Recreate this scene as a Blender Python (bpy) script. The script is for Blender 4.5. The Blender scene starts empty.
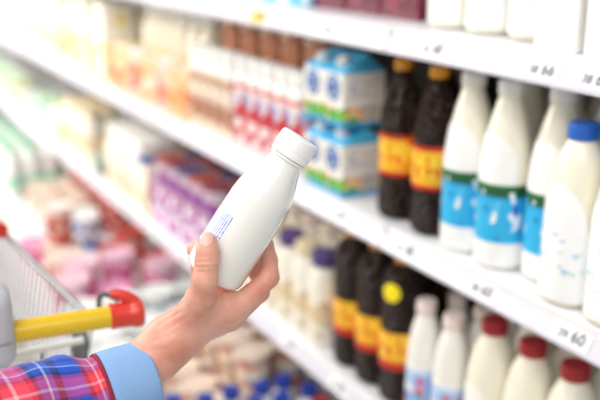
import bpy, bmesh, math, random
import numpy as np
from mathutils import Vector, Matrix
random.seed(7)
S = bpy.context.scene
COL = S.collection
R = math.radians

# ---------------------------------------------------------------- camera
EYE = Vector((0, 0, 1.5))
YAW, PITCH = R(28.77), R(16.97)
cd = bpy.data.cameras.new('camera'); cam = bpy.data.objects.new('camera', cd); COL.objects.link(cam)
cam.location = EYE
cam.rotation_euler = (math.pi/2 - PITCH, 0, -YAW)
cd.sensor_width = 36; cd.lens = 53.1; cd.clip_start = .02
cd.dof.use_dof = True; cd.dof.focus_distance = .79; cd.dof.aperture_fstop = 3.2
S.camera = cam
VIEW_R = Vector((math.cos(YAW), -math.sin(YAW), 0))
VIEW_F = Vector((math.sin(YAW)*math.cos(PITCH), math.cos(YAW)*math.cos(PITCH), -math.sin(PITCH)))
VIEW_U = VIEW_R.cross(VIEW_F)

# ---------------------------------------------------------------- light
w = bpy.data.worlds.new('store_light'); S.world = w; w.use_nodes = True
w.node_tree.nodes['Background'].inputs[0].default_value = (1.0, .985, .97, 1)
w.node_tree.nodes['Background'].inputs[1].default_value = .54
def area(name, loc, rot, sx, sy, power, col=(1, 1, 1)):
    l = bpy.data.lights.new(name, 'AREA'); l.shape = 'RECTANGLE'; l.size = sx; l.size_y = sy; l.energy = power; l.color = col
    o = bpy.data.objects.new(name, l); COL.objects.link(o); o.location = loc; o.rotation_euler = rot
    return o
area('front_fill_lamp', (-.35, 1.6, 3.0), (0, R(-12), 0), .35, 5.0, 34, (1, .985, .96))
area('front_fill_lamp', (-1.0, .2, 2.9), (R(18), R(-25), 0), .4, 2.5, 20, (1, .985, .97))
area('front_fill_lamp', (-.55, -1.3, 2.75), (R(38), R(-20), 0), 1.8, .5, 13, (1, .985, .97))  # frontal fill from behind the camera, added to brighten hand and shelf
area('added_far_light', (-1.25, 4.4, 2.35), (0, R(-74), 0), 1.5, 2.6, 125, (1, .95, .86))  # added light, out of view, that overexposes the far end of the shelves
S.view_settings.view_transform = 'Standard'; S.view_settings.look = 'None'
S.view_settings.exposure = -.08; S.view_settings.gamma = 1; S.view_settings.use_curve_mapping = False

# ---------------------------------------------------------------- materials
MATS = {}
def new_mat(name):
    m = bpy.data.materials.new(name); m.use_nodes = True
    return m, m.node_tree, m.node_tree.nodes['Principled BSDF']
def srgb(c):
    return tuple(((v/12.92) if v <= .04045 else ((v+.055)/1.055)**2.4) for v in c[:3]) + (1,)
def hexc(h):
    return srgb(tuple(int(h[i:i+2], 16)/255 for i in (0, 2, 4)))
def col(c): return hexc(c) if isinstance(c, str) else tuple(c)
def plain(name, c, rough=.4, metal=0, spec=.5, bump=0, bscale=200, coat=0, sss=0):
    if name in MATS: return MATS[name]
    m, nt, b = new_mat(name)
    n = nt.nodes.new('ShaderNodeTexNoise'); n.inputs['Scale'].default_value = 18; n.inputs['Detail'].default_value = 3
    tc = nt.nodes.new('ShaderNodeTexCoord'); nt.links.new(tc.outputs['Object'], n.inputs['Vector'])
    mx = nt.nodes.new('ShaderNodeMixRGB'); mx.blend_type = 'MULTIPLY'; mx.inputs[0].default_value = .06
    mx.inputs[1].default_value = col(c); nt.links.new(n.outputs['Fac'], mx.inputs[2])
    nt.links.new(mx.outputs[0], b.inputs['Base Color'])
    b.inputs['Roughness'].default_value = rough; b.inputs['Metallic'].default_value = metal
    b.inputs['Specular IOR Level'].default_value = spec
    if coat: b.inputs['Coat Weight'].default_value = coat
    if sss:
        b.inputs['Subsurface Weight'].default_value = sss; b.inputs['Subsurface Radius'].default_value = (.006, .005, .004); b.inputs['Subsurface Scale'].default_value = 1
    if bump:
        n2 = nt.nodes.new('ShaderNodeTexNoise'); n2.inputs['Scale'].default_value = bscale
        nt.links.new(tc.outputs['Object'], n2.inputs['Vector'])
        bp = nt.nodes.new('ShaderNodeBump'); bp.inputs['Strength'].default_value = bump; bp.inputs['Distance'].default_value = .002
        nt.links.new(n2.outputs['Fac'], bp.inputs['Height']); nt.links.new(bp.outputs[0], b.inputs['Normal'])
    MATS[name] = m
    return m
def ramp(nt, stops, interp='CONSTANT'):
    r = nt.nodes.new('ShaderNodeValToRGB'); r.color_ramp.interpolation = interp
    e = r.color_ramp.elements
    while len(e) > 1: e.remove(e[-1])
    e[0].position = stops[0][0]; e[0].color = col(stops[0][1])
    for p, c in stops[1:]:
        k = e.new(p); k.color = col(c)
    return r
def printed(name, stops, height, spots=(), scale=40, amount=.5, zr=None, rough=.4, wob=0, squash=(1, 1, 1)):
    """Print on a pack: colour bands up its height, mottled with cells of the given print colours between zr[0] and zr[1]."""
    m, nt, b = new_mat(name)
    tc = nt.nodes.new('ShaderNodeTexCoord'); sp = nt.nodes.new('ShaderNodeSeparateXYZ'); nt.links.new(tc.outputs['Object'], sp.inputs[0])
    dv = nt.nodes.new('ShaderNodeMath'); dv.operation = 'DIVIDE'; dv.inputs[1].default_value = height; nt.links.new(sp.outputs['Z'], dv.inputs[0])
    hgt = dv.outputs[0]
    if wob:
        nz = nt.nodes.new('ShaderNodeTexNoise'); nz.inputs['Scale'].default_value = 22; nt.links.new(tc.outputs['Object'], nz.inputs['Vector'])
        ma = nt.nodes.new('ShaderNodeMath'); ma.operation = 'MULTIPLY_ADD'; ma.inputs[1].default_value = wob; nt.links.new(nz.outputs['Fac'], ma.inputs[0])
        sb = nt.nodes.new('ShaderNodeMath'); sb.operation = 'SUBTRACT'; sb.inputs[1].default_value = wob/2; nt.links.new(hgt, sb.inputs[0])
        nt.links.new(sb.outputs[0], ma.inputs[2]); hgt = ma.outputs[0]
    r = ramp(nt, stops); nt.links.new(hgt, r.inputs[0])
    out = r.outputs[0]
    if spots:
        mp = nt.nodes.new('ShaderNodeMapping'); mp.inputs['Scale'].default_value = squash; nt.links.new(tc.outputs['Object'], mp.inputs[0])
        v = nt.nodes.new('ShaderNodeTexVoronoi'); v.inputs['Scale'].default_value = scale; nt.links.new(mp.outputs[0], v.inputs['Vector'])
        sc = nt.nodes.new('ShaderNodeSeparateColor'); nt.links.new(v.outputs['Color'], sc.inputs[0])
        r2 = ramp(nt, [(i/len(spots), c) for i, c in enumerate(spots)]); nt.links.new(sc.outputs[0], r2.inputs[0])
        gt = nt.nodes.new('ShaderNodeMath'); gt.operation = 'LESS_THAN'; gt.inputs[1].default_value = amount; nt.links.new(sc.outputs[1], gt.inputs[0])
        fac = gt.outputs[0]
        if zr:
            a = nt.nodes.new('ShaderNodeMath'); a.operation = 'GREATER_THAN'; a.inputs[1].default_value = zr[0]; nt.links.new(dv.outputs[0], a.inputs[0])
            c = nt.nodes.new('ShaderNodeMath'); c.operation = 'LESS_THAN'; c.inputs[1].default_value = zr[1]; nt.links.new(dv.outputs[0], c.inputs[0])
            for q in (a, c):
                mu = nt.nodes.new('ShaderNodeMath'); mu.operation = 'MULTIPLY'; nt.links.new(fac, mu.inputs[0]); nt.links.new(q.outputs[0], mu.inputs[1]); fac = mu.outputs[0]
        mx = nt.nodes.new('ShaderNodeMixRGB'); nt.links.new(fac, mx.inputs[0]); nt.links.new(out, mx.inputs[1]); nt.links.new(r2.outputs[0], mx.inputs[2]); out = mx.outputs[0]
    nt.links.new(out, b.inputs['Base Color']); b.inputs['Roughness'].default_value = rough
    MATS[name] = m
    return m

WHITE = plain('white_plastic', 'F2F2F0', .35)
CREAM = plain('milk_in_clear_plastic', 'F3EFDD', .22, coat=.3)
SHELFM = plain('white_enamel', 'F0F1F6', .3)
RAILM = plain('price_rail_plastic', 'D8D6E4', .35, coat=.1)
BACKM = plain('cabinet_back', '8A8580', .6)
PAPER = plain('tag_paper', 'FBFBFD', .5)
INK = plain('tag_ink', '4A4A66', .6)
YELLOWTAG = plain('yellow_tag', 'F2D84A', .5)

# ---------------------------------------------------------------- mesh helpers
def mesh_from(name, verts, faces, mats, smooth=True, fm=None, auto=None):
    me = bpy.data.meshes.new(name); me.from_pydata([tuple(v) for v in verts], [], faces)
    for m in (mats if isinstance(mats, (list, tuple)) else [mats]): me.materials.append(m)
    if fm is not None: me.polygons.foreach_set('material_index', fm)
    me.polygons.foreach_set('use_smooth', [smooth]*len(me.polygons))
    if smooth and auto: me.set_sharp_from_angle(angle=R(auto))
    me.update()
    return me
def lathe(name, prof, mat, n=28, a0=0, a1=2*math.pi, auto=50, sq=None):
    """Profile [(radius, z)] spun about Z. sq: superellipse exponent for a rounded-square section."""
    full = abs(a1-a0-2*math.pi) < 1e-6
    cols = n if full else n+1
    V, Fc = [], []
    for r, z in prof:
        for i in range(cols):
            a = a0+(a1-a0)*i/n
            k = 1
            if sq: k = (abs(math.cos(a))**sq+abs(math.sin(a))**sq)**(-1/sq)
            V.append((r*k*math.cos(a), r*k*math.sin(a), z))
    for j in range(len(prof)-1):
        for i in range(n):
            i2 = (i+1) % cols
            if prof[j][0] < 1e-7: Fc.append((j*cols+i, (j+1)*cols+i2, (j+1)*cols+i))
            elif prof[j+1][0] < 1e-7: Fc.append((j*cols+i, j*cols+i2, (j+1)*cols+i))
            else: Fc.append((j*cols+i, j*cols+i2, (j+1)*cols+i2, (j+1)*cols+i))
    me = mesh_from(name, V, Fc, mat, True)
    bm = bmesh.new(); bm.from_mesh(me); bmesh.ops.remove_doubles(bm, verts=bm.verts, dist=1e-6)
    bm.to_mesh(me); bm.free()
    if auto: me.set_sharp_from_angle(angle=R(auto))
    return me
def spline(pts, n=6):
    """Catmull-Rom through (r, z) points."""
    out = []
    P = [pts[0]]+list(pts)+[pts[-1]]
    for i in range(1, len(P)-2):
        for k in range(n):
            t = k/n
            out.append(tuple(.5*((2*P[i][d])+(-P[i-1][d]+P[i+1][d])*t+(2*P[i-1][d]-5*P[i][d]+4*P[i+1][d]-P[i+2][d])*t*t+(-P[i-1][d]+3*P[i][d]-3*P[i+1][d]+P[i+2][d])*t**3) for d in range(len(pts[0]))))
    out.append(tuple(pts[-1]))
    return out
def box(name, x0, x1, y0, y1, z0, z1, mat, bev=.001, seg=1):
    bm = bmesh.new()
    bmesh.ops.create_cube(bm, size=1, matrix=Matrix.Translation(((x0+x1)/2, (y0+y1)/2, (z0+z1)/2)) @ Matrix.Diagonal((x1-x0, y1-y0, z1-z0, 1)))
    if bev: bmesh.ops.bevel(bm, geom=bm.edges[:], offset=bev, segments=seg, affect='EDGES', profile=.5)
    me = bpy.data.meshes.new(name); bm.to_mesh(me); bm.free(); me.materials.append(mat)
    return me
def tube(name, pts, rad, mat, n=10, cap=True):
    """Round bar through 3-D points; rad a number or one per point."""
    pts = [Vector(p) for p in pts]; V = []; Fc = []
    rad = [rad]*len(pts) if not isinstance(rad, (list, tuple)) else rad
    prev = None
    for i, p in enumerate(pts):
        t = (pts[min(i+1, len(pts)-1)]-pts[max(i-1, 0)]).normalized()
        if prev is None: a = t.orthogonal().normalized()
        else: a = (prev-t*prev.dot(t)).normalized()
        prev = a; b = t.cross(a)
        for k in range(n):
            q = 2*math.pi*k/n; V.append(p+(a*math.cos(q)+b*math.sin(q))*rad[i])
    for i in range(len(pts)-1):
        for k in range(n): Fc.append((i*n+k, i*n+(k+1) % n, (i+1)*n+(k+1) % n, (i+1)*n+k))
    if cap: Fc.append(tuple(range(n))[::-1]); Fc.append(tuple(range((len(pts)-1)*n, len(pts)*n)))
    return mesh_from(name, V, Fc, mat, True, auto=50)
def empty(name, loc, rz=0):
    o = bpy.data.objects.new(name, None); COL.objects.link(o); o.location = loc; o.rotation_euler = (0, 0, rz); o.empty_display_size = .02
    return o
def put(name, me, parent=None, loc=(0, 0, 0)):
    o = bpy.data.objects.new(name, me); COL.objects.link(o); o.parent = parent; o.location = loc
    return o
def tag(o, label=None, cat=None, group=None, kind=None):
    if label: o['label'] = label
    if cat: o['category'] = cat
    if group: o['group'] = group
    if kind: o['kind'] = kind
    return o

# ---------------------------------------------------------------- the setting
FLOOR = printed('floor_tiles', [(0, 'C9C6C0')], 1, ('C4C0BA', 'CFCCC6', 'BEBAB4'), 4, .8, rough=.25)
tag(put('floor', box('floor', -1.5, 1.6, -1.5, 9, -.05, 0, FLOOR, 0)), 'pale grey store floor under the shopping cart', 'floor', kind='structure')
WALLM = plain('wall_paint', 'E9E6E0', .7)
wl = put('wall_left', box('wall_left', -1.5, -1.42, -1.5, 9, 0, 3.6, WALLM, 0)); tag(wl, 'plain off-white wall across the aisle from the shelves', 'wall', kind='structure')
we = put('wall_back', box('wall_back', -1.5, 1.6, 9, 9.08, 0, 3.6, WALLM, 0)); tag(we, 'plain off-white wall at the far end of the aisle', 'wall', kind='structure')
wn = empty('added_window_1', (-1.42, 4.4, 1.5)); tag(wn, 'tall glowing window added in the wall across the aisle to light the far shelves', 'window', kind='structure')  # unseen window, added to go with the light on the far goods
WG = bpy.data.materials.new('added_window_glow'); WG.use_nodes = True
_b = WG.node_tree.nodes['Principled BSDF']; _b.inputs['Emission Color'].default_value = (1, .97, .9, 1); _b.inputs['Emission Strength'].default_value = 3  # glow of the added window
for k in range(3):
    put('glow_pane', box('glow_pane', .0, .01, -1.32+k*.9, -.48+k*.9, .04, 1.76, WG, 0), wn)
for y in (-1.36, -.45, .45, 1.36):
    put('added_window_frame', box('added_window_frame', 0, .05, y-.04, y+.04, 0, 1.8, WHITE, .004), wn)
for z in (0, 1.8):
    put('added_window_frame', box('added_window_frame', 0, .05, -1.4, 1.4, z-.04, z+.04, WHITE, .004), wn)

# ---------------------------------------------------------------- refrigerated shelf sections
ZA, ZB, ZC, ZD = 1.356, 1.028, .685, .30
XF = .80                                   # front edge of the three shelves
XB = 1.22                                  # cabinet back
SEAM = [-.085, 1.165, 2.415, 3.665, 4.915, 6.2]
def text_mesh(s, size):
    c = bpy.data.curves.new('print', 'FONT'); c.body = s; c.size = size; c.align_x = 'CENTER'; c.resolution_u = 2; c.offset = size*.02
    o = bpy.data.objects.new('print', c); me = bpy.data.meshes.new_from_object(o)
    bpy.data.objects.remove(o); return me
TAGS = {}
def tag_mesh(s, paper=PAPER):
    """A paper price tag lying in the local plane y (along the rail), z (up); its face looks to -x. Printed line and price."""
    key = (s, paper.name)
    if key in TAGS: return TAGS[key]
    bm = bmesh.new(); W2, H2 = .031, .0165
    bmesh.ops.create_cube(bm, size=1, matrix=Matrix.Diagonal((.0012, 2*W2, 2*H2, 1)))
    def quad(y0, y1, z0, z1):
        f = bm.faces.new([bm.verts.new((-.0011, y, z)) for y, z in ((y0, z0), (y1, z0), (y1, z1), (y0, z1))]); f.material_index = 1
    # name line, thin
    for (a, b) in ((.024, .008), (.005, -.006), (-.009, -.02)): quad(a, b, .0085, .0105)
    for txt, size, yc in ((s.split()[0], .017, .013), (s.split()[1], .0235, -.012)):
        t = text_mesh(txt, size)
        vs = [bm.verts.new((-.0011, yc-v.co.x, v.co.y-.0115)) for v in t.vertices]
        for p in t.polygons:
            try:
                f = bm.faces.new([vs[i] for i in p.vertices]); f.material_index = 1
            except ValueError: pass
    me = bpy.data.meshes.new('price_tag'); bm.to_mesh(me); bm.free(); me.materials.append(paper); me.materials.append(INK)
    TAGS[key] = me
    return me
sec_names = ['nearest to the camera', 'second from the camera, behind the held bottle', 'third from the camera', 'fourth from the camera', 'farthest along the aisle']
TAGY = {('A', 0): [(.735, '38 66'), (.825, '38 66'), (1.05, '36 48')], ('B', 0): [(.735, '39 60'), (.91, '38 60'), (1.10, '32 48')],
        ('A', 1): [(1.36, '32 66'), (1.63, 'Y24 90'), (1.88, '29 50'), (2.2, '31 20')], ('B', 1): [(1.31, '35 50'), (1.50, '35 48'), (1.72, '27 90'), (2.0, '41 60'), (2.3, '33 40')],
        ('C', 0): [(.8, '42 60'), (1.0, '29 40')], ('C', 1): [(1.3, '36 20'), (1.5, '34 80'), (1.8, '22 60'), (2.1, '25 40'), (2.33, '19 60')]}
def rail_mesh(L):
    # cross-section of the slanted price rail, extruded along y
    sec = [(-.001, -.032), (-.003, -.036), (-.007, -.035), (-.007, -.031), (.012, .004), (.015, .0055), (.018, .004), (.016, .0), (.012, -.002)]
    V = [(x, y, z) for y in (0, L) for x, z in sec]; n = len(sec)
    Fc = [(i, (i+1) % n, n+(i+1) % n, n+i) for i in range(n)]+[tuple(range(n))[::-1], tuple(range(n, 2*n))]
    me = mesh_from('price_rail', V, Fc, RAILM, False)
    bm = bmesh.new(); bm.from_mesh(me); bmesh.ops.recalc_face_normals(bm, faces=bm.faces[:]); bm.to_mesh(me); bm.free()
    return me
for i in range(5):
    y0, y1 = SEAM[i]+.0025, SEAM[i+1]-.0025; L = y1-y0
    c = empty('refrigerated_cabinet', (XF, y0, 0))
    tag(c, 'white refrigerated shelf section '+sec_names[i], 'display cabinet', 'refrigerated shelf sections along the aisle')
    put('back_panel', box('back_panel', XB-XF, XB-XF+.03, 0, L, .0, 1.95, BACKM, 0), c)
    for yy in (.0, L-.02): put('upright', box('upright', XB-XF-.02, XB-XF-.001, yy, yy+.02, .3, 1.95, SHELFM, .001), c)
    put('canopy', box('canopy', -.05, XB-XF+.03, 0, L, 1.95, 2.1, SHELFM, .004), c)
    put('front_panel', box('front_panel', -.27, -.24, 0, L, .06, .30, SHELFM, .004), c)
    put('deck', box('deck', -.265, XB-XF-.001, 0, L, ZD-.03, ZD-.001, SHELFM, .002), c)
    put('plinth', box('plinth', -.22, XB-XF, 0, L, 0, .06, BACKM, .002), c)
    dr = put('price_rail', rail_mesh(L), c, (-.272, 0, ZD+.0)); 
    for nm, z in (('A', ZA), ('B', ZB), ('C', ZC)):
        sh = put('shelf', box('shelf', 0.003, XB-XF-.002, 0, L, z-.022, z-.0005, SHELFM, .0015), c)
        for yy in (.03, L-.05): put('bracket', box('bracket', XB-XF-.06, XB-XF-.002, yy, yy+.004, z-.036, z-.022, SHELFM, .0005), sh)
        pr = put('price_rail', rail_mesh(L), c, (-.001, 0, z-.006))
        tg = TAGY.get((nm, i)) or [(y0+.12+k*.235+random.uniform(-.03, .03), '%d %d' % (random.randint(21, 48), random.choice((20, 40, 50, 60, 90)))) for k in range(5)]
        for ty, s in tg:
            yl = s.startswith('Y')
            t = put('price_tag', tag_mesh(s.lstrip('Y'), YELLOWTAG if yl else PAPER), pr, (.0014, ty-y0, -.0133)); t.rotation_euler = (0, R(28.5), 0)

# ---------------------------------------------------------------- goods: one specification per kind, copies share its meshes
KIND = {}
def kind(key, name, cat, parts): KIND[key] = (name, cat, parts)
def place(key, x, y, z, label, group, rz=0):
    name, cat, parts = KIND[key]
    if len(parts) == 1 and not parts[0][2]:
        o = put(name, parts[0][1], None, (x, y, z)); o.rotation_euler.z = rz
        return tag(o, label, cat, group)
    e = empty(name, (x, y, z), rz); tag(e, label, cat, group)
    for pn, me, subs in parts:
        p = put(pn, me, e)
        for sn, sm in subs: put(sn, sm, p)
    return e
def capm(name, r, z0, h, mat, n=28, ribs=True):
    """Screw cap: ribbed skirt, rounded top."""
    V = []; Fc = []; N = n*2 if ribs else n
    prof = [(r*.94, z0), (r, z0+.001), (r, z0+h*.82), (r*.93, z0+h), (0, z0+h)]
    for j, (rr, z) in enumerate(prof):
        for i in range(N):
            a = 2*math.pi*i/N; q = rr*(.965 if (ribs and i % 2 and j in (1, 2)) else 1)
            V.append((q*math.cos(a), q*math.sin(a), z))
    for j in range(4):
        for i in range(N): Fc.append((j*N+i, j*N+(i+1) % N, (j+1)*N+(i+1) % N, (j+1)*N+i))
    Fc.append(tuple(range(N))[::-1])
    return mesh_from(name, V, Fc, mat, True, auto=40)
def band(name, prof, z0, z1, mat, off=.0006, a0=0, a1=2*math.pi, n=28, sq=None):
    """A label following a body profile between two heights."""
    def rad(z):
        for (r1, q1), (r2, q2) in zip(prof, prof[1:]):
            if q1 <= z <= q2 and q2 > q1: return r1+(r2-r1)*(z-q1)/(q2-q1)
        return prof[-1][0]
    N = 8
    pr = [(rad(z0+(z1-z0)*k/N)+off, z0+(z1-z0)*k/N) for k in range(N+1)]
    return lathe(name, [(pr[0][0]-off*1.5, z0)]+pr+[(pr[-1][0]-off*1.5, z1)], mat, n, a0, a1, sq=sq)

# dark drink bottle
DARK, nt_, b_ = new_mat('dark_brown_pet')
b_.inputs['Base Color'].default_value = hexc('26120B'); b_.inputs['Roughness'].default_value = .22; b_.inputs['Specular IOR Level'].default_value = .35
_tc = nt_.nodes.new('ShaderNodeTexCoord'); _v = nt_.nodes.new('ShaderNodeTexVoronoi'); _v.inputs['Scale'].default_value = 85
_bp = nt_.nodes.new('ShaderNodeBump'); _bp.inputs['Strength'].default_value = 1; _bp.inputs['Distance'].default_value = .02; _bp.invert = True
nt_.links.new(_tc.outputs['Object'], _v.inputs['Vector']); nt_.links.new(_v.outputs['Distance'], _bp.inputs['Height']); nt_.links.new(_bp.outputs[0], b_.inputs['Normal'])
dp = spline([(.0, .004), (.026, .0), (.036, .006), (.0385, .02), (.037, .06), (.0375, .075), (.0375, .145), (.0375, .16), (.036, .185), (.028, .215), (.018, .238), (.0135, .25), (.0135, .262)], 4)
DLAB = printed('red_yellow_label', [(0, 'C8301E'), (.31, 'D9481E'), (.325, 'F5B82A'), (.38, 'FAD035'), (.50, 'F5BE2A'), (.535, 'C43A1C'), (.6, 'F2C12E')], .262, ('F0801F', 'FFDD45', 'D8541E', 'F7B421', 'FBD23A'), 90, .5, (.35, .53), squash=(1, 1, .8))
kind('dark', 'drink_bottle', 'bottle', [('body', lathe('body', dp, DARK, 32), []), ('label_sleeve', band('label_sleeve', dp, .078, .148, DLAB), []),
     ('cap', capm('cap', .0155, .252, .018, plain('amber_cap', 'E09A22', .35)), [])])
STICK = plain('yellow_sticker', 'FFE81A', .4)
bigp = spline([(.0, .004), (.026, .0), (.036, .006), (.0385, .02), (.0375, .06), (.038, .075), (.038, .15), (.0385, .195), (.038, .224), (.031, .246), (.019, .258), (.0135, .263), (.0135, .268)], 4)
kind('dark_big', 'drink_bottle', 'bottle', [('body', lathe('body', bigp, DARK, 32), []), ('label_sleeve', band('label_sleeve', bigp, .070, .140, DLAB), []), ('cap', capm('cap', .0155, .262, .016, MATS['amber_cap']), [])])
def sticker_mesh(dp=bigp):
    V = [(-.0395, 0, .2)]; n = 24
    for ring, rr in ((1, .012), (2, .017)):
        for i in range(n):
            a = 2*math.pi*i/n; y = rr*math.cos(a); z = .216+rr*math.sin(a)
            rad = np.interp(z, [q[1] for q in dp], [q[0] for q in dp])+.0012
            V.append((-math.sqrt(max(rad*rad-y*y, 1e-6)), y, z))
    V[0] = (-(np.interp(.216, [q[1] for q in dp], [q[0] for q in dp])+.0014), 0, .216)
    Fc = [(0, 1+(i+1) % n, 1+i) for i in range(n)]+[(1+i, 1+(i+1) % n, 1+n+(i+1) % n, 1+n+i) for i in range(n)]
    return mesh_from('sticker', V, Fc, STICK)
kind('dark_sticker', 'drink_bottle', 'bottle', KIND['dark_big'][2]+[('sticker', sticker_mesh(), [])])

# tall white milk bottle with cyan label
mp_ = spline([(.0, .004), (.028, .0), (.037, .005), (.039, .018), (.039, .11), (.0385, .14), (.034, .18), (.026, .215), (.019, .24), (.0165, .25), (.0165, .262)], 4)
CYAN = printed('cyan_label', [(0, 'F4F6F6'), (.16, '2FB4E8'), (.40, '2A9ED6'), (.42, '1E5C38'), (.47, '2E7A44'), (.49, 'E6ECE2')], .262, ('F2F8FC', '2F66C4', '59C4EE'), 120, .16, (.18, .45), squash=(1, 1, .5))
kind('milk_cyan', 'milk_bottle', 'bottle', [('body', lathe('body', mp_, CREAM, 32), []), ('shoulder_label', None, []), ('label_sleeve', band('label_sleeve', mp_, .006, .128, CYAN), []),
     ('cap', capm('cap', .0185, .252, .02, WHITE), [])])
def arch_label(prof, w, z0, z1, mat, name='front_label'):
    """Arch-topped white label on the aisle side of a bottle."""
    V, Fc = [], []; nu, nv = 12, 12
    zs = [q[1] for q in prof]; rs = [q[0] for q in prof]
    for j in range(nv+1):
        z = z0+(z1-z0)*j/nv; t = j/nv; ww = w*math.sqrt(max(1-max(0, (t-.45)/.56)**2, .0))
        r = float(np.interp(z, zs[8:], rs[8:]))+.0008
        for i in range(nu+1):
            a = math.pi+ww*(2*i/nu-1); V.append((r*math.cos(a), r*math.sin(a), z))
    for j in range(nv):
        for i in range(nu): Fc.append((j*(nu+1)+i, (j+1)*(nu+1)+i, (j+1)*(nu+1)+i+1, j*(nu+1)+i+1))
    return mesh_from(name, V, Fc, mat)
ALAB = printed('white_arch_label', [(0, 'F7F8FA')], .24, ('C9DCD0', '8CCBE8', 'DDE8EA'), 130, .10, (.15, .42), squash=(1, 1, 2))
KIND['milk_cyan'][2][1] = ('shoulder_label', arch_label(mp_, 1.25, .1285, .20, plain('white_label_gloss', 'F8F8F8', .3), 'shoulder_label'), [])
BLUE = plain('blue_cap', '1F63C4', .4)
bp_ = spline([(.0, .004), (.028, .0), (.038, .005), (.040, .018), (.040, .11), (.0395, .135), (.036, .165), (.029, .195), (.021, .212), (.0185, .218), (.0185, .226)], 4)
kind('milk_blue', 'milk_bottle', 'bottle', [('body', lathe('body', bp_, CREAM, 32), []), ('front_label', arch_label(bp_, 1.25, .01, .165, ALAB), []), ('cap', capm('cap', .0205, .219, .021, BLUE), [])])
RED = plain('red_cap', 'A3222B', .4)
kind('milk_red', 'milk_bottle', 'bottle', [('body', lathe('body', bp_, CREAM, 32), []), ('front_label', arch_label(bp_, 1.1, .01, .14, printed('white_red_label', [(0, 'F5F1E8'), (.2, 'E23B2C'), (.26, 'F7F5EE')], .24), ), []), ('cap', capm('cap', .0205, .219, .021, RED), [])])
# slim kefir bottle
kp = spline([(.0, .003), (.022, .0), (.029, .005), (.030, .015), (.030, .10), (.029, .13), (.024, .165), (.018, .185), (.0155, .193), (.0155, .205)], 4)
KLAB = printed('blue_flower_label', [(0, '8FB6E8'), (.2, '9CC3EE'), (.42, 'C7DDF4'), (.46, 'F4F5F8')], .215, ('D8638F', 'E58AA8', 'F2F2F8', '6C96D8', '3E7A4E'), 75, .5, (.06, .40))
PINKC = plain('pink_foil_cap', 'F6E4DE', .4)
kind('kefir', 'kefir_bottle', 'bottle', [('body', lathe('body', kp, plain('white_bottle_gloss', 'F5F3EC', .25, coat=.3), 28), []), ('label_sleeve', band('label_sleeve', kp, .008, .105, KLAB), []), ('cap', capm('cap', .0172, .196, .022, PINKC), [])])
# milk carton with gable and cap
CBODY = printed('meadow_print', [(0, '3BA7DC'), (.10, '5FB04A'), (.30, 'EFEEE8'), (.9, 'F2F1EC')], .10, ('F08A2E', '7CBF3F', '3E9A46', 'E9D9A0'), 60, .55, (.08, .36), wob=.08)
CTOP = plain('carton_blue_top', '45B8E6', .35)
cb = box('body', -.045, .045, -.0345, .0345, 0, .098, CBODY, .0015)
gv = [(-.045, -.0345, .098), (.045, -.0345, .098), (.045, .0345, .098), (-.045, .0345, .098), (.006, -.030, .124), (.014, -.030, .124), (.014, .030, .124), (.006, .030, .124), (.010, -.031, .129), (.010, .031, .129)]
cg = mesh_from('gable_top', gv, [(0, 3, 7, 4), (1, 5, 6, 2), (0, 4, 5, 1), (2, 6, 7, 3), (4, 7, 9, 8), (5, 8, 9, 6), (4, 8, 5), (6, 9, 7)], CTOP, False)
ccap = capm('cap', .0125, 0, .014, WHITE, 20); ccap.transform(Matrix.Translation((-.022, 0, .109)) @ Matrix.Rotation(R(-27), 4, 'Y'))
LOGO = plain('carton_logo_blue', '2F5FA8', .4)
def disc(name, r, mat, axis='X', loc=(0, 0, 0), n=28):
    me = lathe(name, [(0, -.0006), (r, -.0006), (r, .0006), (0, .0006)], mat, n)
    me.transform(Matrix.Translation(loc) @ Matrix.Rotation(R(90), 4, 'Y')); return me
clogo = disc('logo', .0240, LOGO, loc=(-.0452, 0, .070)); clogo2 = disc('logo_ring', .0165, plain('carton_logo_white', 'DCE6F4', .4), loc=(-.0459, 0, .070)); clogo3 = disc('logo_centre', .0125, LOGO, loc=(-.0465, 0, .070))
BARC, nt_, b_ = new_mat('barcode_print')
_tc = nt_.nodes.new('ShaderNodeTexCoord'); _w = nt_.nodes.new('ShaderNodeTexWave'); _w.inputs['Scale'].default_value = 120; _w.inputs['Distortion'].default_value = 6; _w.inputs['Detail'].default_value = 0
_r = ramp(nt_, [(0, '5B5450'), (.45, 'F2EEE4')]); _sx = nt_.nodes.new('ShaderNodeSeparateXYZ'); _cx = nt_.nodes.new('ShaderNodeCombineXYZ')
nt_.links.new(_tc.outputs['Object'], _sx.inputs[0]); nt_.links.new(_sx.outputs[0], _cx.inputs[0]); nt_.links.new(_cx.outputs[0], _w.inputs['Vector']); nt_.links.new(_w.outputs['Fac'], _r.inputs[0]); nt_.links.new(_r.outputs[0], b_.inputs['Base Color'])
cbar = box('barcode', -.005, .03, -.0351, -.0344, .008, .040, BARC, 0)
ctxt = box('text_panel', -.03, .034, -.0350, -.0344, .05, .09, printed('carton_text', [(0, 'F0EDE4')], .1, ('A9B4CC', 'D2CFCA'), 130, .4, squash=(1, 1, 2.5)), 0)
kind('carton', 'milk_carton', 'carton', [('body', cb, [('barcode', cbar), ('text_panel', ctxt)]), ('gable_top', cg, []), ('cap', ccap, []), ('logo', clogo, [('logo_ring', clogo2), ('logo_centre', clogo3)])])

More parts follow.
